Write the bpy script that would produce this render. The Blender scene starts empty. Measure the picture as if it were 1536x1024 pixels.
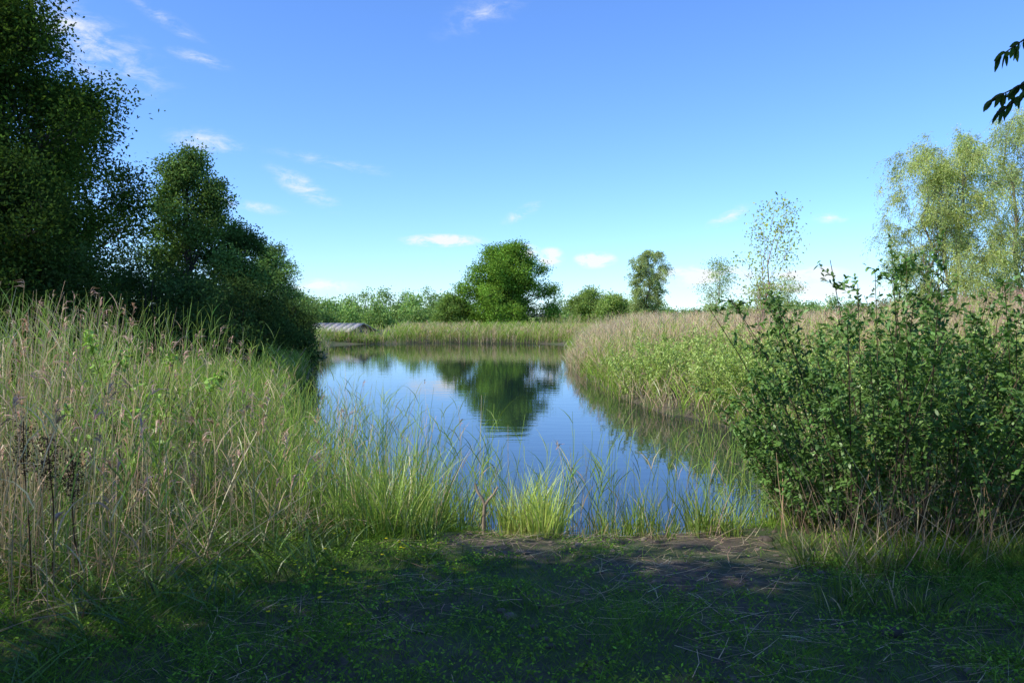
import bpy, math, numpy as np
from mathutils import Vector
rng=np.random.default_rng(7)
R=math.radians
sc=bpy.context.scene
# ------------------------------------------------------------------ helpers
def nrm(v):
    return v/np.maximum(np.linalg.norm(v,axis=-1,keepdims=True),1e-9)
def vn(x,y,s,seed=0):
    x=np.asarray(x,float)/s+1000.; y=np.asarray(y,float)/s+1000.
    xi=np.floor(x); yi=np.floor(y); fx=x-xi; fy=y-yi
    fx=fx*fx*(3-2*fx); fy=fy*fy*(3-2*fy)
    def h(a,b):
        v=np.sin(a*127.1+b*311.7+seed*74.7)*43758.5453
        return v-np.floor(v)
    return (h(xi,yi)*(1-fx)+h(xi+1,yi)*fx)*(1-fy)+(h(xi,yi+1)*(1-fx)+h(xi+1,yi+1)*fx)*fy
def fbm(x,y,s,seed=0):
    return .55*vn(x,y,s,seed)+.3*vn(x,y,s*.43,seed+3)+.15*vn(x,y,s*.19,seed+7)
def U(a,b,n): return rng.uniform(a,b,n)
def rdir(n):
    return nrm(rng.normal(size=(n,3)))
def perp(D,n=None):
    n=len(D)
    return nrm(np.cross(D,rdir(n)))
class MB:
    def __init__(s): s.V=[];s.F=[];s.C=[];s.I=[];s.o=0
    def add(s,V,F,C,mi=0):
        V=np.asarray(V,float).reshape(-1,3); F=np.asarray(F).reshape(-1,4)
        C=np.broadcast_to(np.asarray(C,float),(len(V),3))
        s.V.append(V);s.F.append(F+s.o);s.C.append(C);s.I.append(np.full(len(F),mi));s.o+=len(V)
    def build(s,name,mats,smooth=False):
        V=np.concatenate(s.V);F=np.concatenate(s.F);C=np.concatenate(s.C);I=np.concatenate(s.I)
        me=bpy.data.meshes.new(name)
        me.vertices.add(len(V)); me.vertices.foreach_set('co',V.astype(np.float32).ravel())
        me.loops.add(len(F)*4); me.loops.foreach_set('vertex_index',F.astype(np.int32).ravel())
        me.polygons.add(len(F)); me.polygons.foreach_set('loop_start',np.arange(0,len(F)*4,4,dtype=np.int32))
        me.polygons.foreach_set('material_index',I.astype(np.int32))
        if smooth: me.polygons.foreach_set('use_smooth',np.ones(len(F),bool))
        me.update(calc_edges=True)
        a=me.attributes.new('col','FLOAT_COLOR','POINT')
        a.data.foreach_set('color',np.concatenate([np.clip(C,0,1),np.ones((len(C),1))],1).astype(np.float32).ravel())
        for m in mats: me.materials.append(m)
        ob=bpy.data.objects.new(name,me); sc.collection.objects.link(ob)
        return ob
PROF={'blade':lambda t:np.clip(1.15*(1-t**1.6),.04,1)*(0.55+.45*np.clip(t*5,0,1)),
      'stem':lambda t:1-.55*t,
      'leaf':lambda t:np.sin(np.pi*np.clip(t*.94+.03,0,1))**.8,
      'plume':lambda t:np.sin(np.pi*np.clip(t*.9+.08,0,1))**.6}
def ribbons(M,P,D,L,W,B,S,c0,c1,n=3,prof='blade',mi=0):
    N=len(P)
    if N==0: return
    t=np.linspace(0,1,n+1)
    L=np.broadcast_to(L,(N,)); W=np.broadcast_to(W,(N,))
    c0=np.broadcast_to(c0,(N,3)); c1=np.broadcast_to(c1,(N,3))
    Q=P[:,None]+D[:,None]*(L[:,None]*t)[...,None]+B[:,None]*(L[:,None]*t**2)[...,None]
    w=PROF[prof](t)
    off=S[:,None]*(W[:,None]*.5*w)[...,None]
    V=np.stack([Q-off,Q+off],2)
    C=c0[:,None]*(1-t)[None,:,None]+c1[:,None]*t[None,:,None]
    C=np.repeat(C[:,:,None],2,2)
    b=(np.arange(N)*(n+1)*2)[:,None]+(np.arange(n)*2)[None]
    F=np.stack([b,b+1,b+3,b+2],-1)
    M.add(V,F,C.reshape(-1,3),mi)
def leafq(M,P,D,S,L,W,c,mi=0):
    N=len(P)
    if N==0:return
    L=np.broadcast_to(L,(N,))[:,None]; W=np.broadcast_to(W,(N,))[:,None]
    V=np.stack([P,P+D*L*.45+S*W*.5,P+D*L,P+D*L*.45-S*W*.5],1)
    C=np.repeat(np.broadcast_to(c,(N,3))[:,None],4,1)
    M.add(V,np.arange(N*4).reshape(N,4),C.reshape(-1,3),mi)
def tube(M,pts,rad,k=6,c=(.1,.08,.06),mi=0):
    pts=np.asarray(pts,float); n=len(pts); rad=np.broadcast_to(rad,(n,))
    T=nrm(np.gradient(pts,axis=0)); a=np.array([.31,.9,.12])
    X=nrm(np.cross(T,a)); Y=np.cross(T,X)
    th=np.arange(k)/k*2*np.pi
    V=pts[:,None]+rad[:,None,None]*(X[:,None]*np.cos(th)[None,:,None]+Y[:,None]*np.sin(th)[None,:,None])
    i=np.arange(n-1)[:,None]*k; j=np.arange(k)[None]; j2=(j+1)%k
    F=np.stack([i+j,i+j2,i+k+j2,i+k+j],-1)
    M.add(V,F,np.asarray(c),mi)
def curve(a,b,n=5,sag=0,wob=.05):
    a=np.asarray(a,float);b=np.asarray(b,float);t=np.linspace(0,1,n)[:,None]
    L=np.linalg.norm(b-a)
    p=a+(b-a)*t; p[:,2:]+=sag*L*4*t*(1-t)
    p[1:-1]+=rng.normal(size=(n-2,3))*wob*L*.5
    return p
# ------------------------------------------------------------------ materials
def newmat(name):
    m=bpy.data.materials.new(name); m.use_nodes=True; nt=m.node_tree; nt.nodes.clear()
    return m,nt,nt.nodes,nt.links
def foliage(name,trans=.35,gloss=.05,rough=.45,tint=(1.25,1.25,.7)):
    m,nt,N,L=newmat(name)
    o=N.new('ShaderNodeOutputMaterial'); at=N.new('ShaderNodeAttribute'); at.attribute_name='col'
    d=N.new('ShaderNodeBsdfDiffuse'); L.new(at.outputs['Color'],d.inputs['Color'])
    tm=N.new('ShaderNodeVectorMath'); tm.operation='MULTIPLY'; tm.inputs[1].default_value=tint; L.new(at.outputs['Color'],tm.inputs[0])
    tr=N.new('ShaderNodeBsdfTranslucent'); L.new(tm.outputs[0],tr.inputs['Color'])
    mx=N.new('ShaderNodeMixShader'); mx.inputs[0].default_value=trans
    L.new(d.outputs[0],mx.inputs[1]);L.new(tr.outputs[0],mx.inputs[2])
    last=mx
    if gloss>0:
        g=N.new('ShaderNodeBsdfGlossy'); g.inputs['Roughness'].default_value=rough; g.inputs['Color'].default_value=(.85,.9,.8,1)
        m2=N.new('ShaderNodeMixShader'); m2.inputs[0].default_value=gloss
        L.new(mx.outputs[0],m2.inputs[1]);L.new(g.outputs[0],m2.inputs[2]);last=m2
    L.new(last.outputs[0],o.inputs[0])
    return m
mLeaf=foliage('leaf',.38,0)
mReed=foliage('reed',.32,0,.5,(1.15,1.15,.8))
mReedN=foliage('reed_near',.28,.05,.42,(1.15,1.15,.75))
mShrub=foliage('shrub_leaf',.30,.04,.45)
def barkmat():
    m,nt,N,L=newmat('bark'); o=N.new('ShaderNodeOutputMaterial'); p=N.new('ShaderNodeBsdfPrincipled')
    at=N.new('ShaderNodeAttribute'); at.attribute_name='col'
    no=N.new('ShaderNodeTexNoise'); no.inputs['Scale'].default_value=14; no.inputs['Detail'].default_value=4
    tc=N.new('ShaderNodeTexCoord'); mp=N.new('ShaderNodeMapping'); mp.inputs['Scale'].default_value=(1,1,.25)
    L.new(tc.outputs['Object'],mp.inputs[0]);L.new(mp.outputs[0],no.inputs['Vector'])
    mr=N.new('ShaderNodeMapRange'); mr.inputs[1].default_value=.3;mr.inputs[2].default_value=.7;mr.inputs[3].default_value=.5;mr.inputs[4].default_value=1.4
    L.new(no.outputs['Fac'],mr.inputs[0]); vm=N.new('ShaderNodeVectorMath'); vm.operation='SCALE'
    L.new(at.outputs['Color'],vm.inputs[0]);L.new(mr.outputs[0],vm.inputs['Scale']);L.new(vm.outputs[0],p.inputs['Base Color'])
    p.inputs['Roughness'].default_value=.9
    b=N.new('ShaderNodeBump'); b.inputs['Strength'].default_value=.6;b.inputs['Distance'].default_value=.02
    L.new(no.outputs['Fac'],b.inputs['Height']);L.new(b.outputs[0],p.inputs['Normal']);L.new(p.outputs[0],o.inputs[0])
    return m
mBark=barkmat()
# ------------------------------------------------------------------ pond / terrain
POND=np.array([(-.5,7.9),(.8,7.75),(2.0,7.9),(3.2,8.3),(4.5,9.6),(4.8,13),(4.3,15.5),(3.3,18),(2.75,22),(2.5,27),(2.7,35),(3.6,46),(4.9,57),
 (1,58.5),(-3,59.5),(-8,58.8),(-13.5,57),(-13.2,52),(-11,47),(-9.2,40),(-8.5,35),(-7.2,28),(-6.2,23),(-5.2,18),(-4.4,14),(-3.5,11),(-2.4,9.2),(-1.4,8.3)])
def sdp(x,y):
    x=np.asarray(x,float);y=np.asarray(y,float); d=np.full(x.shape,1e9); ins=np.zeros(x.shape,bool)
    n=len(POND)
    for i in range(n):
        ax,ay=POND[i];bx,by=POND[(i+1)%n]; ex,ey=bx-ax,by-ay
        t=np.clip(((x-ax)*ex+(y-ay)*ey)/(ex*ex+ey*ey),0,1)
        d=np.minimum(d,np.hypot(x-ax-t*ex,y-ay-t*ey))
        c=((ay>y)!=(by>y))&(x<(bx-ax)*(y-ay)/(by-ay+1e-12)+ax); ins^=c
    return np.where(ins,-d,d)+(fbm(x,y,1.3,5)-.5)*.5
def hgt(x,y):
    s=sdp(x,y)
    o=.40*(1-np.exp(-np.maximum(s,0)/1.1))+.02
    i=-.7*(1-np.exp(np.minimum(s,0)/1.2))
    h=np.where(s>0,o,i)
    damp=np.clip(s/1.5,0,1)
    h=h+damp*((fbm(x,y,2.2,1)-.5)*.10+(vn(x,y,.35,2)-.5)*.03)
    return h+np.clip((np.hypot(x,y)-90)/400,0,1)*.3
def axis(lo,hi,f0,f1,step,n):
    mid=np.arange(f0,f1,step)
    a=f0-np.geomspace(step,f0-lo,n)[::-1]; b=f1+np.geomspace(step,hi-f1,n)
    return np.concatenate([a,mid,b])
xs=axis(-3000,3000,-8,8,.09,75); ys=axis(-600,4000,0,12,.09,85)
X,Y=np.meshgrid(xs,ys); Z=hgt(X,Y)
g=MB(); nx=len(xs);ny=len(ys)
i=np.arange(ny-1)[:,None]*nx+np.arange(nx-1)[None]
g.add(np.stack([X,Y,Z],-1),np.stack([i,i+1,i+nx+1,i+nx],-1),(.1,.1,.1))
m,nt,N,L=newmat('soil_and_grass'); o=N.new('ShaderNodeOutputMaterial');p=N.new('ShaderNodeBsdfPrincipled')
tc=N.new('ShaderNodeTexCoord')
def noise(scale,det=6,rough=.6):
    q=N.new('ShaderNodeTexNoise');q.inputs['Scale'].default_value=scale;q.inputs['Detail'].default_value=det;q.inputs['Roughness'].default_value=rough
    L.new(tc.outputs['Object'],q.inputs['Vector']);return q
def ramp(inp,stops):
    r=N.new('ShaderNodeValToRGB');L.new(inp,r.inputs[0]);e=r.color_ramp.elements
    while len(e)<len(stops): e.new(.5)
    for k,(ps,c) in enumerate(stops): e[k].position=ps;e[k].color=(*c,1)
    return r
a=noise(9.,7,.7); soil=ramp(a.outputs['Fac'],[(.3,(.035,.027,.019)),(.5,(.10,.076,.052)),(.72,(.23,.18,.125))])
b=noise(1.1,5,.65); gr=ramp(noise(25,4,.7).outputs['Fac'],[(.3,(.035,.055,.014)),(.7,(.10,.14,.035))])
bm=ramp(b.outputs['Fac'],[(.40,(0,0,0)),(.58,(1,1,1))])
mx=N.new('ShaderNodeMix');mx.data_type='RGBA';L.new(bm.outputs[0],mx.inputs[0]);L.new(soil.outputs[0],mx.inputs[6]);L.new(gr.outputs[0],mx.inputs[7])
L.new(mx.outputs[2],p.inputs['Base Color']);p.inputs['Roughness'].default_value=.95
bp=N.new('ShaderNodeBump');bp.inputs['Strength'].default_value=.9;bp.inputs['Distance'].default_value=.03
L.new(noise(30,6,.75).outputs['Fac'],bp.inputs['Height']);L.new(bp.outputs[0],p.inputs['Normal']);L.new(p.outputs[0],o.inputs[0])
g.build('ground',[m],True)
# water
w=MB()
wx=np.linspace(-22,14,3);wy=np.linspace(5,66,3);WX,WY=np.meshgrid(wx,wy)
i=np.arange(2)[:,None]*3+np.arange(2)[None]
w.add(np.stack([WX,WY,WX*0],-1),np.stack([i,i+1,i+4,i+3],-1),(0,0,0))
m,nt,N,L=newmat('pond_water'); o=N.new('ShaderNodeOutputMaterial');p=N.new('ShaderNodeBsdfPrincipled');tc=N.new('ShaderNodeTexCoord')
p.inputs['Base Color'].default_value=(.012,.024,.026,1);p.inputs['Roughness'].default_value=.012;p.inputs['IOR'].default_value=1.62
mp=N.new('ShaderNodeMapping');mp.inputs['Scale'].default_value=(.5,1.5,1);L.new(tc.outputs['Object'],mp.inputs[0])
q=N.new('ShaderNodeTexNoise');q.inputs['Scale'].default_value=2.0;q.inputs['Detail'].default_value=3;L.new(mp.outputs[0],q.inputs['Vector'])
bp=N.new('ShaderNodeBump');bp.inputs['Strength'].default_value=.05;bp.inputs['Distance'].default_value=.05
L.new(q.outputs['Fac'],bp.inputs['Height']);L.new(bp.outputs[0],p.inputs['Normal']);L.new(p.outputs[0],o.inputs[0])
w.build('pond_water',[m])
# ------------------------------------------------------------------ reeds
STRAW=np.array([.88,.70,.44]);STRAW2=np.array([.66,.46,.30]);GRN=np.array([.23,.40,.05]);GRN2=np.array([.48,.60,.13]);GRND=np.array([.09,.18,.035])
def mixc(a,b,t): t=np.asarray(t)[:,None]; return a*(1-t)+b*t
def jit(c,n,s=.2):
    return np.clip(c*(1+rng.normal(size=(n,1))*s)*(1+rng.normal(size=(n,3))*s*.25),0.005,.92)
def reeds(M,x,y,z,H,dry,nleaf=5,lw=.016,sw=.007,pan=.5,seg=3,lean=.1,leafL=.4,lseg=3,npl=6,grn=GRN,bent=.0,upr=(1.2,3.2),dl=.4,base=.7):
    N=len(x)
    if N==0:return
    P=np.stack([x,y,z],1)
    D=np.stack([rng.normal(size=N)*lean+.03,rng.normal(size=N)*lean,np.ones(N)],1)
    if bent>0:
        k=rng.random(N)<bent; D[k,:2]+=rng.normal(size=(k.sum(),2))*.55
    D=nrm(D); B=np.stack([rng.normal(size=N)*.06+.03,rng.normal(size=N)*.06,-.03*np.ones(N)],1)
    isd=rng.random(N)<dry
    cs=np.where(isd[:,None],jit(mixc(STRAW,STRAW2,rng.random(N)),N,.18),jit(mixc(grn,GRN2,rng.random(N)),N,.2))
    S=perp(D)
    ribbons(M,P,D,H,sw,B,S,cs*base,cs,seg,'stem')  # stems darken towards the foot by base: shade painted into the colour
    for k in range(nleaf):
        t=U(.1,.92,N)
        ok=(rng.random(N)<np.where(isd,dl,1.))
        Pl=P+D*(H*t)[:,None]+B*(H*t*t)[:,None]
        th=U(0,2*np.pi,N)
        O=np.stack([np.cos(th),np.sin(th),np.zeros(N)],1)
        up=U(upr[0],upr[1],N)[:,None]
        Dl=nrm(O*.6+np.array([0,0,1])*up)
        Bl=O*.3+np.array([0,0,-1])*U(.0,.5,N)[:,None]
        Ln=leafL*U(.6,1.25,N)
        Sl=nrm(np.cross(Dl,np.cross(O,Dl)+rdir(N)*.4)+1e-6)
        c=np.where(isd[:,None],jit(mixc(STRAW,STRAW2,rng.random(N)),N,.2),jit(mixc(grn,GRN2,t*rng.random(N)),N,.2))
        c=c*(base+(1-base)*np.clip(t*1.6,0,1))[:,None]  # same painted shade on the lower leaves
        ribbons(M,Pl[ok],Dl[ok],Ln[ok],(lw*U(.6,1.2,N))[ok],Bl[ok],Sl[ok],c[ok]*.85,c[ok],lseg,'blade')
    if pan>0:
        k=np.where(isd&(rng.random(N)<pan))[0]
        tip=P[k]+D[k]*H[k][:,None]+B[k]*H[k][:,None]
        az=U(0,6.28,len(k))
        for j in range(npl):
            n=len(k);O=np.stack([np.cos(az)*.35+rng.normal(size=n)*.16,np.sin(az)*.35+rng.normal(size=n)*.16,U(.6,1.2,n)],1);O=nrm(O)
            ribbons(M,tip-D[k]*U(0,.1,n)[:,None],O,U(.06,.16,n),U(.008,.016,n),np.stack([np.cos(az)*.3,np.sin(az)*.3,-.6*np.ones(n)],1),perp(O),jit(np.array([.50,.30,.23]),n,.2),jit(np.array([.68,.46,.36]),n,.2),2,'plume')
def scat(n,x0,x1,y0,y1,cond=None):
    x=U(x0,x1,n);y=U(y0,y1,n)
    s=sdp(x,y)
    k=np.ones(n,bool) if cond is None else cond(x,y,s)
    return x[k],y[k],s[k]
def edgeA(x,y,s):
    return (s>-.4)&(x<-1.55-np.clip(5.9-y,0,9)*.95+(vn(x,y,.6,4)-.5)*.7)&(y<14)&(x>-1.05*y-1.5)
M=MB()
x,y,s=scat(15500,-11,-1.0,3.2,14,edgeA)
k=rng.random(len(x))<(1.5*(fbm(x,y,.9,11)-.18))*np.clip(1.2-.05*y,.4,1)*np.clip((-x-.9)/1.6,.25,1); x,y,s=x[k],y[k],s[k]
H=np.clip(.8+(-x-1.2)*.29,.7,2.0)*U(.55,1.14,len(x)); 
dry=np.clip(.74-.13*(y-6.2)+.11*(-x-3)+(vn(x,y,1.3,17)-.5)*.5,.05,.93)
reeds(M,x,y,hgt(x,y)-.02,H,dry,5,.011,.0072,.38,4,.06,.34,3,6,bent=.07,base=.40,dl=.3)  # low base paints deeper shade at the reed feet, tops stay bright
M.build('reed_bed',[mReedN])
M=MB(); x,y,s=scat(7500,-8,-1.0,3.0,9,edgeA); n=len(x)
th=U(0,6.28,n);D=nrm(np.stack([np.cos(th),np.sin(th),U(.05,1.6,n)],1))
c=jit(mixc(STRAW*.5,STRAW2*.45,rng.random(n)),n,.3)
ribbons(M,np.stack([x,y,hgt(x,y)],1),D,U(.2,.7,n),U(.004,.009,n),rng.normal(size=(n,3))*.15-np.array([0,0,.2]),perp(D),c*.7,c,3,'stem')
x,y,s=scat(15000,-8,-.6,3.0,9,lambda x,y,s:(s>.0)&(x<-.9-np.clip(5.7-y,0,9)*.7+(vn(x,y,.5,14)-.5)*1.2)&(vn(x,y,.7,15)>.3)); n=len(x)
th=U(0,6.28,n);O=np.stack([np.cos(th),np.sin(th),np.zeros(n)],1);D=nrm(O*.35+np.array([0,0,1]))
c=jit(mixc(GRN*.6,GRND*.8,rng.random(n)),n,.25)
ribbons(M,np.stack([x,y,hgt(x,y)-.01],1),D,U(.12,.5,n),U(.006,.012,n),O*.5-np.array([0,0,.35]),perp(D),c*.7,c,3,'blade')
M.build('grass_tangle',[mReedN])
def clump(M,cx,cy,r,n,H,col,w=.010,droop=.3,z0=None,spread=.35):
    a=U(0,6.28,n);q=np.sqrt(rng.random(n))*r;x=cx+np.cos(a)*q;y=cy+np.sin(a)*q
    z=np.maximum(hgt(x,y),-.02) if z0 is None else np.full(n,z0)
    th=a+rng.normal(size=n)*.8;O=np.stack([np.cos(th),np.sin(th),np.zeros(n)],1)
    D=nrm(O*U(.0,spread,n)[:,None]+np.array([0,0,1]))
    c=jit(mixc(col,GRN2*(col.mean()/GRN.mean())**.5,rng.random(n)*.9),n,.2)
    dk=rng.random(n)<.1;c[dk]=jit(STRAW*.8,int(dk.sum()),.2)
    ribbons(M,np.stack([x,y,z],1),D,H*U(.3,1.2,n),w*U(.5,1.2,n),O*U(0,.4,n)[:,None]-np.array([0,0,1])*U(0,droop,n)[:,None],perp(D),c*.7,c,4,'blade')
M=MB()
for _ in range(50):
    cx=rng.uniform(-2.7,-.5);cy=rng.uniform(6.6,8.5)+max(0,-cx-1.2)*.6
    clump(M,cx,cy,.26,int(rng.uniform(40,95)),rng.uniform(.3,.85)*(1+.2*(-cx)),GRN)
for _ in range(11): clump(M,rng.uniform(-.02,.5),rng.uniform(6.9,7.7),.17,70,rng.uniform(.35,.8),GRN2,spread=.28)
for _ in range(22): clump(M,rng.uniform(.75,2.0),rng.uniform(6.9,7.9),.14,32,rng.uniform(.15,.65),GRN*.7)
for _ in range(9): clump(M,rng.uniform(1.8,3.0),rng.uniform(7.3,8.2),.2,50,rng.uniform(.25,.5),GRN)
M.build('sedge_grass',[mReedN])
M=MB()
x,y,s=scat(10000,-4.4,4.4,7.5,15,lambda x,y,s:(s<.25)&(((x<.0)&(s>-2.6+.1*(y-8))&(vn(x,y,.8,21)>.3))|((x>.6)&(y<10.4)&(vn(x,y,.7,22)>.4))|((y<9)&(rng.random(len(x))<.2))|(rng.random(len(x))<.02)))
k=rng.random(len(x))<np.clip(1.+s*.42,.06,1)*.36; x,y,s=x[k],y[k],s[k]
reeds(M,x,y,np.full(len(x),-.12),U(.6,1.4,len(x))*np.where(x>-.2,.88,1.05),np.full(len(x),.22),3,.011,.0078,.1,4,.05,.36,3,3,grn=GRN)
M.build('emergent_reeds',[mReedN])
M=MB()
x,y,s=scat(9000,6.2,18,9,22,lambda x,y,s:(s>.1)&(x<.72*y+2.5)&(x>7.2-(y-12)*.1))
H=U(1.3,1.95,len(x))*(1+np.clip((x-7)*.06,0,.5))
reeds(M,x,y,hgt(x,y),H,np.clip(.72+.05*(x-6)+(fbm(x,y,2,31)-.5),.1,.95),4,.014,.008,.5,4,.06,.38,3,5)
x,y,s=scat(52000,2.2,34,16,62,lambda x,y,s:(s>0)&(x<.70*y+2)&~((y<23)&(x<6.0)))
k=rng.random(len(x))<np.clip(26/y,.25,1); x,y,s=x[k],y[k],s[k]
H=U(1.15,2.0,len(x))*np.clip(.6+s*.14,.6,1.0)
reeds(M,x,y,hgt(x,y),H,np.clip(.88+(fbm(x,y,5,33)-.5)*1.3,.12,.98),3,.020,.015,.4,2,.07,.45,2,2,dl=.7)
x,y,s=scat(14000,2.2,7,9.5,58,lambda x,y,s:(s>-.35)&(s<.9))
k=rng.random(len(x))<np.clip(22/y,.3,1)*.8; x,y,s=x[k],y[k],s[k]
reeds(M,x,y,np.maximum(hgt(x,y),-.05),U(.35,1.0,len(x)),np.clip(.45+(fbm(x,y,3,35)-.5)*1.8,.0,.95),4,.018,.01,.1,2,.16,.42,3,2,grn=GRN*1.05)
M.build('reed_bed',[mReed])
M=MB()
x,y,s=scat(24000,-26,8,56,68,lambda x,y,s:(s>-.2)&(s<7)&~((x<-9)&(x>-19)&(y>58.5)))
H=U(.65,1.15,len(x)); reeds(M,x,y,hgt(x,y),H,np.clip(.25+(fbm(x,y,4,41)-.45)*1.6,.03,.9),3,.035,.02,.3,2,.08,.5,2,2,grn=GRN*1.05)
x,y,s=scat(15000,-26,-5,24,58,lambda x,y,s:(s>-.1)&(s<4))
H=U(.5,1.,len(x)); reeds(M,x,y,hgt(x,y),H,np.clip(.5+(fbm(x,y,4,42)-.5)*1.4,.05,.9),3,.026,.014,.3,2,.1,.5,2,2)
x,y,s=scat(6000,-9,-4,12,24,lambda x,y,s:(s>-.1)&(s<2.2))
H=U(.6,1.05,len(x)); reeds(M,x,y,hgt(x,y),H,np.full(len(x),.2),4,.018,.01,.3,3,.1,.4,3,2,grn=GRN*.9)
M.build('reed_bed',[mReed])
M=MB()
x=U(-150,150,50000);y=U(60,260,50000);k=(np.abs(x)<.8*y)&(fbm(x,y,9,44)>.35);x,y=x[k],y[k];n=len(x)
D=nrm(np.stack([rng.normal(size=n)*.2,rng.normal(size=n)*.2,np.ones(n)],1));c=jit(mixc(GRN,STRAW,rng.random(n)**2*.7),n,.2)
ribbons(M,np.stack([x,y,hgt(x,y)],1),D,U(.4,.9,n),U(.1,.35,n),D*0,perp(D),c*.8,c,2,'blade')
M.build('meadow_grass',[mReed])
# ------------------------------------------------------------------ foreground ground cover
def bare(x,y):
    d=np.abs((x-1.3)-(y-6)*.1)/1.5
    return np.clip(1.15-d+ (fbm(x,y,.8,51)-.5)*2.8,0,1)*np.clip((y-4.0)/1.6,.25,1)
M=MB()
n=150000;x=U(-5,6,n);y=U(2.2,8.2,n);s=sdp(x,y);k=(s>.05)&(np.abs(x)<.75*y+.6)&(rng.random(n)<np.clip(1.-bare(x,y)*.97,.06,1));x,y=x[k],y[k];n=len(x)
th=U(0,6.28,n);O=np.stack([np.cos(th),np.sin(th),np.zeros(n)],1);D=nrm(O*.5+np.array([0,0,1]))
c=jit(mixc(GRN*1.0,GRND*1.2,np.clip(rng.random(n)*.6+vn(x,y,.6,55)*.7-.15,0,1)),n,.25);hh=.03+.16*fbm(x,y,.5,52)**2.5+.06*np.clip(np.abs(x-.6)-1.6,0,1)
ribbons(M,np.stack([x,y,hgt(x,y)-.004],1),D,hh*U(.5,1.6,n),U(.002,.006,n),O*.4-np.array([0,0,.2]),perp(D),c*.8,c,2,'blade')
n=90000;x=U(-4,5,n);y=U(2.4,7.8,n);s=sdp(x,y);k=(s>.1)&(np.abs(x)<.75*y+.5)&(vn(x,y,.22,61)>.4)&(rng.random(n)<np.clip(1.-bare(x,y),.03,1));x,y=x[k],y[k];n=len(x)
D=nrm(rdir(n)*np.array([1,1,.45]));up=nrm(np.array([0,0,1])+rdir(n)*.6);S=nrm(np.cross(D,up))
c=jit(mixc(GRN*.65,GRN*1.15,rng.random(n)),n,.25)
leafq(M,np.stack([x,y,hgt(x,y)+U(.01,.08,n)],1),D,S,U(.01,.03,n),U(.008,.02,n),c)
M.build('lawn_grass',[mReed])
M=MB()
n=9000;x=U(-4.5,5.5,n);y=U(2.6,8.,n);k=(sdp(x,y)>.05)&(fbm(x,y,.8,71)>np.where(x>1,.40,.55));x,y=x[k],y[k];n=len(x);th=rng.normal(size=n)*.9
D=nrm(np.stack([np.cos(th),np.sin(th),rng.normal(size=n)*.08+.03],1));c=jit(mixc(STRAW*.85,STRAW2*.7,rng.random(n)),n,.3)
ribbons(M,np.stack([x,y,hgt(x,y)+U(.004,.04,n)],1),D,U(.05,.32,n),U(.002,.006,n),rng.normal(size=(n,3))*np.array([.15,.15,.03]),nrm(np.cross(D,np.array([0,0,1])+rdir(n)*.3)),c,c,2,'stem')
M.build('straw_litter',[mReed])
M=MB()
for _ in range(170):
    bx=rng.uniform(-.6,3.2);by=rng.uniform(3.8,7.6);r=rng.uniform(.008,.03)*(2.2 if rng.random()<.06 else 1)
    bz=float(hgt(bx,by));a=np.arange(7)/7*6.283
    rings=[]
    for (zz,rr) in [(-.4,.8),(.1,1.),(.55,.7),(.8,.1)]:
        q=rr*r*(1+rng.normal(size=7)*.13);rings.append(np.stack([bx+np.cos(a)*q*1.3,by+np.sin(a)*q,bz+zz*r*np.ones(7)],1))
    V=np.concatenate(rings);ii=np.arange(3)[:,None]*7;jj=np.arange(7)[None];j2=(jj+1)%7
    M.add(V,np.stack([ii+jj,ii+j2,ii+7+j2,ii+7+jj],-1),np.array([.15,.12,.09])*rng.uniform(.5,1.4))
M.build('soil_clods',[mBark],True)
M=MB()
for _ in range(40):
    fx=rng.normal()*.3-1.02;fy=rng.uniform(4.2,6.1);fz=float(hgt(fx,fy));hh=rng.uniform(.1,.18)
    tube(M,[(fx,fy,fz),(fx+.005,fy,fz+hh)],.0015,4,(.08,.14,.03))
    for a in range(5):
        t=a*1.257+rng.random();d=np.array([[math.cos(t),math.sin(t),.35]]);d=nrm(d)
        leafq(M,np.array([[fx+.005,fy,fz+hh]]),d,nrm(np.cross(d,[[0,0,1.]])),.015,.014,(.9,.78,.03))
M.build('buttercup_flowers',[mReed])
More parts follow.
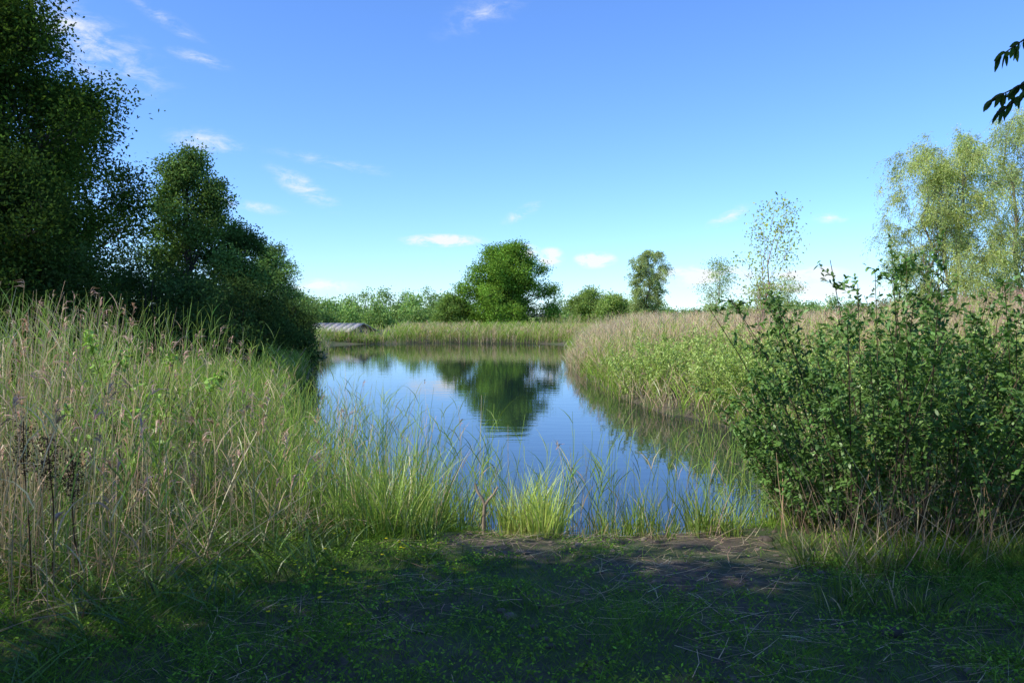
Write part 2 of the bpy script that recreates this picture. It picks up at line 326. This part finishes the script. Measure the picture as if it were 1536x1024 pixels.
# ------------------------------------------------------------------ trees
def tree(name,base,h,Rc,z0,prof,nl=16,nc=14,nf=110,ls=.12,lw=.5,col=(.06,.12,.03),cr=.4,tr=.16,lr=.34,stems=1,droop=0,flat=.7,bark=(.09,.075,.06),lean=(0,0),M=None,cv=.22,mat=None,qr=(.35,.9),asym=1.):
    own=M is None
    if own:M=MB()
    bx,by=base;bz=float(hgt(bx,by))-.1
    pt,pr=zip(*prof)
    ax=np.array([bx,by,bz]);top=np.array([bx+lean[0],by+lean[1],bz+h*.9])
    trunks=[]
    for s in range(stems):
        a=rng.uniform(0,6.28);sp=0 if stems==1 else Rc*.35
        T=curve(ax+np.array([math.cos(a),math.sin(a),0])*(.0 if stems==1 else .25),top+np.array([math.cos(a)*sp,math.sin(a)*sp,-.1*h*rng.random()]),9,0,.035)
        tube(M,T,tr*np.linspace(1,.12,9)**.8,8,bark,1);trunks.append(T)
    ph=rng.uniform(0,6.28,4);col=np.array(col)
    for l in range(nl):
        t=(l+rng.random())/nl;th=l*2.399+rng.normal()*.4
        re=Rc*np.interp(t,pt,pr)*(1+asym*(.18*math.sin(2*th+ph[0])+.12*math.sin(3*th+ph[1]+6*t)))
        q=rng.uniform(*qr)*re
        axp=ax+(top-ax)*t
        zc=bz+z0+(h-z0)*t*.93
        c=np.array([axp[0]+math.cos(th)*q,axp[1]+math.sin(th)*q,zc])
        T=trunks[l%stems];k=int(np.clip((t*.75+.05)*8,0,7));a0=T[k]
        if T[k][2]>zc: a0=T[max(0,int(k*.6))]
        B=curve(a0,c,6,.06,.08);rb=tr*.38*(1-t*.6)
        tube(M,B,rb*np.linspace(1,.3,6),5,bark,1)
        lrr=lr*Rc*rng.uniform(.7,1.2)*(.6+.4*np.interp(t,pt,pr))
        cc=c+rdir(nc)*(rng.random((nc,1))**.5)*lrr*np.array([1,1,.85])
        for j in range(nc):
            tube(M,curve(B[3+j%3],cc[j],4,.03,.08),rb*.28*np.array([1,.8,.5,.2]),3,bark,1)
        n=nc*nf
        cb=np.repeat(rng.normal(size=nc)*cv,nf)
        C=np.repeat(cc,nf,0)
        if droop==0:
            off=rng.normal(size=(n,3))*cr*.5*np.array([1,1,flat])
            P=C+off;D=nrm(nrm(off+1e-6)*.6+rdir(n)*.8+np.array([0,0,-.15]))
        else:
            ns=max(3,nf//14);sid=np.repeat(np.arange(nc),nf)*ns+rng.integers(0,ns,n)
            tot=nc*ns;th2=U(0,6.28,tot);O=np.stack([np.cos(th2),np.sin(th2),U(-.1,.5,tot)],1)*U(.3,1,tot)[:,None]
            out=nrm(np.repeat(cc-axp,ns,0)*np.array([1,1,.3]));O=O+out*.5
            Ls=U(.4,1.,tot)*cr*2.2
            t2=rng.random(n);o=O[sid];ll=Ls[sid][:,None]
            P=C+o*ll*(t2*.55)[:,None]+np.array([0,0,-1])*ll*droop*(t2**1.8)[:,None]+rng.normal(size=(n,3))*.06
            D=nrm(o*.5+np.array([0,0,-1])*(.2+t2[:,None])*droop+rdir(n)*.5)
            st=np.repeat(cc,ns,0)
            ribbons(M,st,O*.55,Ls,.012,np.array([[0,0,-droop]]).repeat(tot,0),perp(nrm(O)),np.array(bark)*1.2,col,3,'stem',0)
        cl=np.clip(col*(1+cb[:,None])*(1+rng.normal(size=(n,1))*.18)*(1+rng.normal(size=(n,3))*.05),.004,.75)
        leafq(M,P,D,perp(D),ls*U(.6,1.2,n),ls*lw*U(.7,1.2,n),cl,0)
    if own:return M.build(name,[mat or mLeaf,mBark])
OV=[(0,.45),(.15,.8),(.4,1),(.7,.85),(.9,.5),(1,.22)]
FULL=[(0,.85),(.2,1),(.45,1.),(.7,.78),(.9,.48),(1,.25)]
tree('ash_tree',(-12.4,19.5),10.1,3.2,.3,OV,56,16,130,.11,.5,(.06,.11,.02),.62,.2,.3,cv=.3)
tree('ash_tree',(-15.3,17.5),10.9,3.6,.3,OV,42,16,110,.13,.5,(.055,.105,.02),.7,.26,.3)
tree('ash_tree',(-14.0,25),9.5,3.0,.3,OV,28,14,110,.13,.5,(.055,.105,.02),.65,.22,.3)
tree('ash_tree',(-10.6,16.2),5.2,2.1,.1,OV,30,14,110,.10,.5,(.045,.085,.02),.5,.12,.3)
tree('poplar_tree',(-11.8,29.0),8.1,1.9,.3,FULL,40,13,115,.12,.5,(.15,.25,.07),.45,.14,.3,cv=.3)
tree('poplar_tree',(-10.5,30.5),5.6,1.6,.2,FULL,26,12,100,.12,.5,(.10,.18,.05),.42,.12,.32,cv=.3)
tree('willow_tree',(-12.4,41),5.6,1.7,.2,OV,26,12,90,.14,.4,(.16,.27,.08),.42,.14,.33,cv=.3)
for (bx,by,h,r) in [(-8.6,20,3.1,1.9),(-10.2,17,3.4,2.0),(-8.4,24.5,3.0,1.7),(-9.2,29,2.9,1.6),(-9.8,34,2.6,1.4),(-6.9,19.0,1.6,.9),(-7.8,27,1.6,.9),(-12.,23,4.2,2.0),(-10.8,38,2.3,1.4)]:
    tree('bank_shrub',(bx,by),h,r,.05,[(0,.9),(.4,1),(.8,.75),(1,.4)],18,11,90,.10,.45,(.075,.13,.04),.38,.05,.36,stems=4,cv=.3)
tree('maple_tree',(-.9,71),8.1,5.0,.1,[(0,.88),(.2,.98),(.45,.95),(.7,.78),(.88,.55),(1,.35)],100,14,68,.18,.55,(.20,.34,.05),.65,.25,.19,stems=3,lean=(.5,0),cv=.28,qr=(.15,.9),asym=.4)
tree('maple_tree',(-5.4,70),3.6,1.6,.2,OV,16,10,70,.18,.5,(.2,.30,.07),.45,.12,.36,stems=2)
tree('willow_tree',(10.2,60),7.0,1.9,1.0,[(0,.5),(.4,.85),(.75,1),(1,.5)],44,10,70,.14,.35,(.36,.44,.17),.45,.08,.3,droop=.5,qr=(.1,.9))
tree('willow_shrub',(6.3,66),3.8,2.2,.2,OV,22,10,70,.18,.5,(.27,.38,.10),.5,.1,.34,stems=3)
tree('willow_shrub',(8.2,64),3.5,1.8,.2,OV,18,10,60,.18,.5,(.30,.41,.11),.5,.1,.34,stems=3)
tree('birch_tree',(10.9,42),5.0,1.1,1.2,OV,16,8,36,.11,.4,(.36,.46,.17),.4,.045,.36,bark=(.25,.2,.15))
tree('birch_tree',(12.9,41),3.6,.9,1.2,OV,12,8,34,.11,.4,(.36,.45,.17),.4,.04,.36,bark=(.25,.2,.15))
tree('birch_tree',(14.9,43),3.9,.9,1.2,OV,12,8,34,.11,.4,(.36,.45,.17),.4,.04,.36,bark=(.25,.2,.15))
tree('young_aspen_tree',(6.6,21.5),5.1,.9,2.0,[(0,.4),(.3,.9),(.6,1),(.85,.7),(1,.25)],20,7,15,.08,.6,(.44,.54,.16),.28,.035,.4,lean=(.5,0),bark=(.34,.22,.16))
WP=[(0,.75),(.3,1),(.6,1),(.85,.78),(1,.42)]
tree('willow_tree',(13.0,24),7.5,1.9,1.0,WP,58,12,115,.08,.28,(.48,.57,.19),.45,.07,.34,droop=.8,stems=3,bark=(.2,.17,.12),qr=(.15,.92))
tree('willow_tree',(16.8,25.5),8.7,2.8,1.0,WP,70,12,110,.085,.28,(.44,.53,.18),.5,.09,.32,droop=.8,stems=3,bark=(.2,.17,.12),qr=(.15,.92))
M=MB()
for k in range(120):
    y=rng.uniform(78,125);x=(-.42+k*.0088+rng.normal()*.004)*y
    if -.055<x/y<.05: continue
    h=rng.uniform(1.6,3.9)*y/95*(1.15 if x<0 else .9)
    tree('d',(x,y),h,h*rng.uniform(.45,.8),.1,OV,8,7,40,.28,.6,np.array((.24,.36,.11))*rng.uniform(.65,1.3),.8,.1,.4,M=M)
M.build('distant_bushes',[mLeaf,mBark])
tree('linden_tree',(-7.0,-.7),12.0,4.3,2.4,FULL,38,13,55,.2,.7,(.07,.13,.03),.8,.3,.3)
tree('linden_tree',(-2.6,-4.2),12.0,4.5,2.6,FULL,38,13,55,.21,.7,(.07,.13,.03),.85,.3,.3)
M=MB()
tree('x',(6.0,-3.0),9,3.4,3.2,OV,22,12,45,.17,.6,(.06,.12,.03),.6,.22,.32,M=M)
lim=curve((6.0,-3.0,3.6),(2.9,3.1,3.9),8,.05,.03);tube(M,lim,np.linspace(.07,.02,8),6,(.07,.06,.05),1)
def spray(a,b,n,ll=.08):
    c=curve(a,b,6,.05,.04);tube(M,c,np.linspace(.008,.002,6),5,(.07,.06,.04),1)
    t=rng.random(n)**.6;P=np.array([[np.interp(q,np.linspace(0,1,6),c[:,k]) for k in range(3)] for q in t])
    D=nrm(nrm(np.array(b)-np.array(a))[None]*.6+rdir(n)*.7+np.array([0,0,-.5]))
    cl=jit(np.array([.06,.12,.03]),n,.25)
    ribbons(M,P,D,ll*U(.6,1.2,n),ll*.38,np.array([[0,0,-.25]]).repeat(n,0),perp(D),cl,cl,4,'leaf',0)
spray((2.5,3.1,3.3),(1.84,3.1,3.02),60,.055);spray((2.2,3.05,3.15),(1.84,3.05,2.96),40,.05);spray((2.3,3.1,3.4),(1.9,3.15,3.2),24,.05)
spray((2.9,3.1,3.9),(1.99,3.05,3.08),60,.055);spray((2.6,3.0,3.9),(1.72,3.05,3.46),34,.045)
M.build('walnut_tree',[mLeaf,mBark])
# ------------------------------------------------------------------ shrubs (near)
def shrub(name,cx,cy,rx,ry,h,ns,nt,nlf,leaf,col,tw=.3,low=.3,sp=.35,stemc=(.16,.12,.08),up=.5,lwr=.5,M=None,hv=(.65,1.05)):
    own=M is None
    if own:M=MB()
    a=U(0,6.28,ns);q=np.sqrt(rng.random(ns));x=cx+np.cos(a)*q*rx;y=cy+np.sin(a)*q*ry
    P=np.stack([x,y,hgt(x,y)-.03],1)
    O=np.stack([np.cos(a)*q,np.sin(a)*q,np.zeros(ns)],1)+rng.normal(size=(ns,3))*.25*np.array([1,1,0])
    D=nrm(O*sp+np.array([0,0,1]));B=O*.18+np.array([0,0,-.04])
    H=h*U(hv[0],hv[1],ns)*(1-.22*q**2)
    sc_=jit(np.array(stemc),ns,.25)
    for ang in (0,1):
        S=perp(D) if ang==0 else nrm(np.cross(D,S))
        ribbons(M,P,D,H,.013,B,S,sc_,sc_,5,'stem',1)
    n=ns*nt;si=np.repeat(np.arange(ns),nt)
    t=low+(1-low)*rng.random(n)**.8
    Pt=P[si]+D[si]*(H[si]*t)[:,None]+B[si]*(H[si]*t*t)[:,None]
    th=U(0,6.28,n);Ot=np.stack([np.cos(th),np.sin(th),np.zeros(n)],1)
    Dt=nrm(Ot*1.+np.array([0,0,1])*U(.2,1.3,n)[:,None]*up*2);Lt=tw*U(.4,1.2,n)*(1.15-.6*t)
    Bt=np.array([[0,0,.12]]).repeat(n,0)
    ribbons(M,Pt,Dt,Lt,.005,Bt,perp(Dt),sc_[si],np.array(col),2,'stem',1)
    m=n*nlf;ti=np.repeat(np.arange(n),nlf);u=np.tile((np.arange(nlf)+.5)/nlf,n)*1.02
    Pl=Pt[ti]+Dt[ti]*(Lt[ti]*u)[:,None]+Bt[ti]*(Lt[ti]*u*u)[:,None]
    Dl=nrm(Dt[ti]*.55+rdir(m)*.8+np.array([0,0,.1]))
    upv=nrm(np.array([0,0,1])+rdir(m)*.6);Sl=nrm(np.cross(Dl,upv))
    cb=(rng.normal(size=n)*.15)[ti][:,None]
    c=np.clip(np.array(col)*(1+cb)*(1+rng.normal(size=(m,1))*.15)*(1+rng.normal(size=(m,3))*.05),.005,.75)
    ribbons(M,Pl,Dl,leaf*U(.6,1.2,m),leaf*lwr*U(.8,1.1,m),np.array([[0,0,-.2]]).repeat(m,0),Sl,c*.95,c,3,'leaf',0)
    if own:return M.build(name,[mShrub,mBark])
shrub('privet_bush',3.5,7.0,.95,.8,2.45,106,20,13,.055,(.14,.26,.06),.32,.12,.31,hv=(.58,1.1))
shrub('privet_bush',4.85,7.4,1.1,.9,2.45,92,18,13,.055,(.14,.26,.06),.32,.12,.33,hv=(.6,1.1))
shrub('privet_bush',2.95,7.5,.42,.5,1.45,36,16,13,.05,(.15,.28,.065),.26,.1,.3)
M=MB()
for (bx,by,h,r) in [(3.5,21.5,1.3,.7),(3.7,20.0,1.45,.7),(4.2,18.6,1.5,.8),(4.7,17.0,1.6,.8),(5.0,15.8,1.7,.8),(5.7,14.2,1.8,.8),(7.2,13.8,1.9,.9),(5.5,18,1.8,.8),(6.6,16.5,1.8,.9),(5.5,12.7,1.6,.6),(6.0,11.3,1.6,.7),(7.4,12,1.8,.9),(8.8,13.0,1.9,.9),(5.6,20.3,1.7,.9),(4.8,22.5,1.6,.8),(6.8,18.8,1.7,.9)]:
    shrub('w',bx,by,r,r,h,34,13,9,.09,(.42,.55,.14),.32,.03,.3,(.25,.22,.12),lwr=.3,M=M)
M.build('willow_scrub',[mShrub,mBark])
shrub('elder_sapling',-3.5,7.4,.25,.25,1.75,9,14,8,.06,(.32,.50,.1),.25,.3,.2)
M=MB()
n=300;x=U(2.3,5.2,n);y=U(5.2,6.8,n)+.1*x
D=nrm(np.stack([rng.normal(size=n)*.4,rng.normal(size=n)*.3,np.ones(n)],1));c=jit(mixc(STRAW*.6,STRAW2*.6,rng.random(n)),n,.25)
for _ in range(2):
    ribbons(M,np.stack([x,y,hgt(x,y)-.02],1),D,U(.2,1.0,n),U(.004,.009,n),np.stack([rng.normal(size=n)*.15,rng.normal(size=n)*.15,-U(0,.2,n)],1),perp(D),c*.8,c,4,'stem')
    x=x+U(-.3,.3,n)
for _ in range(60): 
    cx=rng.uniform(2.0,5.0);clump(M,cx,rng.uniform(4.0,6.6),.16,40,rng.uniform(.1,.34),GRND*.9,.008,.5,None,.6)
M.build('dry_stalks',[mReed])
M=MB()
for k in range(3):
    bx=-3.05+k*.12;by=5.0+k*.05;bz=float(hgt(bx,by))
    c=curve((bx,by,bz),(bx-.03,by,bz+1.1-.1*k),6,0,.02);tube(M,c,np.linspace(.006,.003,6),5,(.09,.06,.045),0)
    n=420;t=U(.7,1,n);P=np.stack([np.interp(t,np.linspace(0,1,6),c[:,q]) for q in range(3)],1)+rng.normal(size=(n,3))*.035
    D=rdir(n);leafq(M,P,D,perp(D),.016,.012,jit(np.array([.10,.07,.05]),n,.3),0)
M.build('dried_dock_plant',[mReed])
M=MB()
b0=np.array([-.27,7.3,.03]);kc=(.36,.28,.20)
tube(M,curve(b0,b0+np.array([.02,0,.42]),5,0,.03),np.linspace(.022,.017,5),7,kc,0)
tube(M,curve(b0+np.array([.02,0,.40]),b0+np.array([-.07,.02,.60]),4,0,.04),np.linspace(.016,.011,4),7,kc,0)
tube(M,curve(b0+np.array([.02,0,.40]),b0+np.array([.14,-.02,.58]),4,-.04,.04),np.linspace(.014,.009,4),7,kc,0)
M.build('forked_stick',[mBark],True)
# ------------------------------------------------------------------ shed
def boxm(M,x0,x1,y0,y1,z0,z1,c,mi=0):
    V=[(x,y,z) for z in (z0,z1) for y in (y0,y1) for x in (x0,x1)]
    M.add(V,[(0,2,3,1),(4,5,7,6),(0,1,5,4),(2,6,7,3),(0,4,6,2),(1,3,7,5)],c,mi)
emp=bpy.data.objects.new('wooden_shed',None);sc.collection.objects.link(emp);emp.location=(-13.3,60.8,.42)
W=MB()
for k in range(26): boxm(W,-3+k*.195,-3+k*.195+.18,-1.5,-1.46,-.4,.5,np.array([.55,.45,.33])*rng.uniform(.7,1.15))
boxm(W,-2.98,2.05,-1.455,1.5,-.4,.49,(.3,.25,.2))
o1=W.build('walls',[mBark]);o1.parent=emp
Rf=MB()
for k in range(9):
    for (ya,za,yb,zb) in [(-1.8,.42,0,1.02),(0,1.02,1.8,.42)]:
        xa=-3.3+k*.64;xb=xa+.62;c=np.array([.42,.38,.34])*rng.uniform(.75,1.15)
        Rf.add([(xa,ya,za),(xb,ya,za),(xb,yb,zb),(xa,yb,zb),(xa,ya,za+.05),(xb,ya,za+.05),(xb,yb,zb+.05),(xa,yb,zb+.05)],[(0,3,2,1),(4,5,6,7),(0,1,5,4),(2,3,7,6),(1,2,6,5),(0,4,7,3)],c)
Rf.add([(2.06,-1.5,.5),(2.06,1.5,.5),(2.06,.05,.98),(2.06,-.05,.98)],[(0,1,2,3)],(.35,.28,.2))
o2=Rf.build('roof',[mBark]);o2.parent=emp
D_=MB();boxm(D_,.3,1.1,-1.53,-1.502,-.4,.46,(.12,.09,.07));o3=D_.build('door',[mBark]);o3.parent=emp
emp.rotation_euler=(0,0,R(-25))
M=MB()
x,y,s=scat(2500,-19,-9,57.2,59.0,lambda x,y,s:(s>-.1))
reeds(M,x,y,hgt(x,y),U(.25,.5,len(x)),np.full(len(x),.4),3,.035,.02,.2,2,.1,.4,2,2)
M.build('shore_grass',[mReed])
# ------------------------------------------------------------------ light
sunv=np.array([-.90,-.43,0]);sunv/=np.linalg.norm(sunv);EL=R(43)
sv=Vector((sunv[0]*math.cos(EL),sunv[1]*math.cos(EL),math.sin(EL)))
sl=bpy.data.lights.new('sun','SUN');sl.energy=5.0;sl.angle=R(.5);sl.color=(1,.955,.83)
so=bpy.data.objects.new('sun',sl);so.rotation_euler=sv.to_track_quat('Z','Y').to_euler();sc.collection.objects.link(so)
wd=bpy.data.worlds.new('World');sc.world=wd;wd.use_nodes=True;nt=wd.node_tree;N=nt.nodes;L=nt.links;N.clear()
o=N.new('ShaderNodeOutputWorld');bg=N.new('ShaderNodeBackground');bg.inputs[1].default_value=.135
sk=N.new('ShaderNodeTexSky');sk.sky_type='NISHITA';sk.sun_disc=False;sk.sun_elevation=EL;sk.sun_rotation=math.atan2(sv.x,sv.y);sk.air_density=1.0;sk.dust_density=.05;sk.ozone_density=2.0
tc=N.new('ShaderNodeTexCoord');sp=N.new('ShaderNodeSeparateXYZ');L.new(tc.outputs['Generated'],sp.inputs[0])
def mth(op,a,b=None,clamp=False):
    q=N.new('ShaderNodeMath');q.operation=op;q.use_clamp=clamp
    for k,v in enumerate((a,b)):
        if v is None:continue
        if isinstance(v,(int,float)):q.inputs[k].default_value=v
        else:L.new(v,q.inputs[k])
    return q.outputs[0]
az=mth('ARCTAN2',sp.outputs[0],sp.outputs[1]);el=mth('ARCSINE',sp.outputs[2])
cb=N.new('ShaderNodeCombineXYZ');L.new(az,cb.inputs[0]);L.new(el,cb.inputs[1])
mpn=N.new('ShaderNodeMapping');mpn.inputs['Scale'].default_value=(16,38,1);mpn.inputs['Rotation'].default_value=(0,0,.25);L.new(cb.outputs[0],mpn.inputs[0])
n1=N.new('ShaderNodeTexNoise');n1.inputs['Scale'].default_value=1.5;n1.inputs['Detail'].default_value=6;n1.inputs['Roughness'].default_value=.68;n1.inputs['Distortion'].default_value=.4;L.new(mpn.outputs[0],n1.inputs['Vector'])
CL=[(665,361,60,7,0,1.2),(892,390,30,9,0,1.4),(826,386,20,11,0,1.3),(788,377,22,8,0,1.1),(1245,327,26,6,0,.6),(1092,325,36,8,25,.5),(785,319,34,8,25,.5),
 (458,283,60,13,-28,.46),(315,215,54,14,-5,.42),(130,65,120,32,-24,.44),(308,93,44,8,-10,.36),(368,308,64,7,-8,.42),(480,428,60,8,0,.7),(1215,412,50,9,0,1.4),(1060,414,75,12,0,1.2),
 (1210,433,120,9,0,1.),(500,245,110,8,-8,.26),(725,25,80,22,20,.24),(255,35,60,9,-25,.3)]
tot=None
for (px,py,aa,bb,rot,inten) in CL:
    u=(px-768)/1195.;v=(470-py)/1195.
    A=math.atan(u);E=math.atan(v*math.cos(A))
    mp=N.new('ShaderNodeMapping');mp.vector_type='TEXTURE';mp.inputs['Location'].default_value=(A,E,0);mp.inputs['Rotation'].default_value=(0,0,R(rot));mp.inputs['Scale'].default_value=(aa/1195*1.3,bb/1195*1.7,1)
    L.new(cb.outputs[0],mp.inputs[0]);ln=N.new('ShaderNodeVectorMath');ln.operation='LENGTH';L.new(mp.outputs[0],ln.inputs[0])
    v_=mth('MULTIPLY',mth('SUBTRACT',1.,ln.outputs['Value'],True),inten)
    tot=v_ if tot is None else mth('MAXIMUM',tot,v_)
den=mth('MULTIPLY',tot,mth('MULTIPLY',mth('SUBTRACT',n1.outputs['Fac'],.34,True),7.))
mr=N.new('ShaderNodeMapRange');mr.interpolation_type='SMOOTHSTEP';mr.inputs[1].default_value=.03;mr.inputs[2].default_value=1.0;mr.inputs[4].default_value=.95;L.new(den,mr.inputs[0])
tn=N.new('ShaderNodeVectorMath');tn.operation='MULTIPLY';tn.inputs[1].default_value=(.84,1.20,1.85);L.new(sk.outputs[0],tn.inputs[0])
mx=N.new('ShaderNodeMix');mx.data_type='RGBA';L.new(mr.outputs[0],mx.inputs[0]);L.new(tn.outputs[0],mx.inputs[6]);mx.inputs[7].default_value=(7.1,7.3,7.6,1)
L.new(mx.outputs[2],bg.inputs[0]);L.new(bg.outputs[0],o.inputs[0])
cd=bpy.data.cameras.new('camera');co=bpy.data.objects.new('camera',cd);sc.collection.objects.link(co)
cd.lens=28;cd.sensor_width=36;cd.clip_start=.05;cd.clip_end=8000
co.location=(0,0,2.2);co.rotation_euler=(R(88.0),0,0);sc.camera=co
sc.view_settings.view_transform='Standard';sc.view_settings.look='None';sc.view_settings.exposure=0
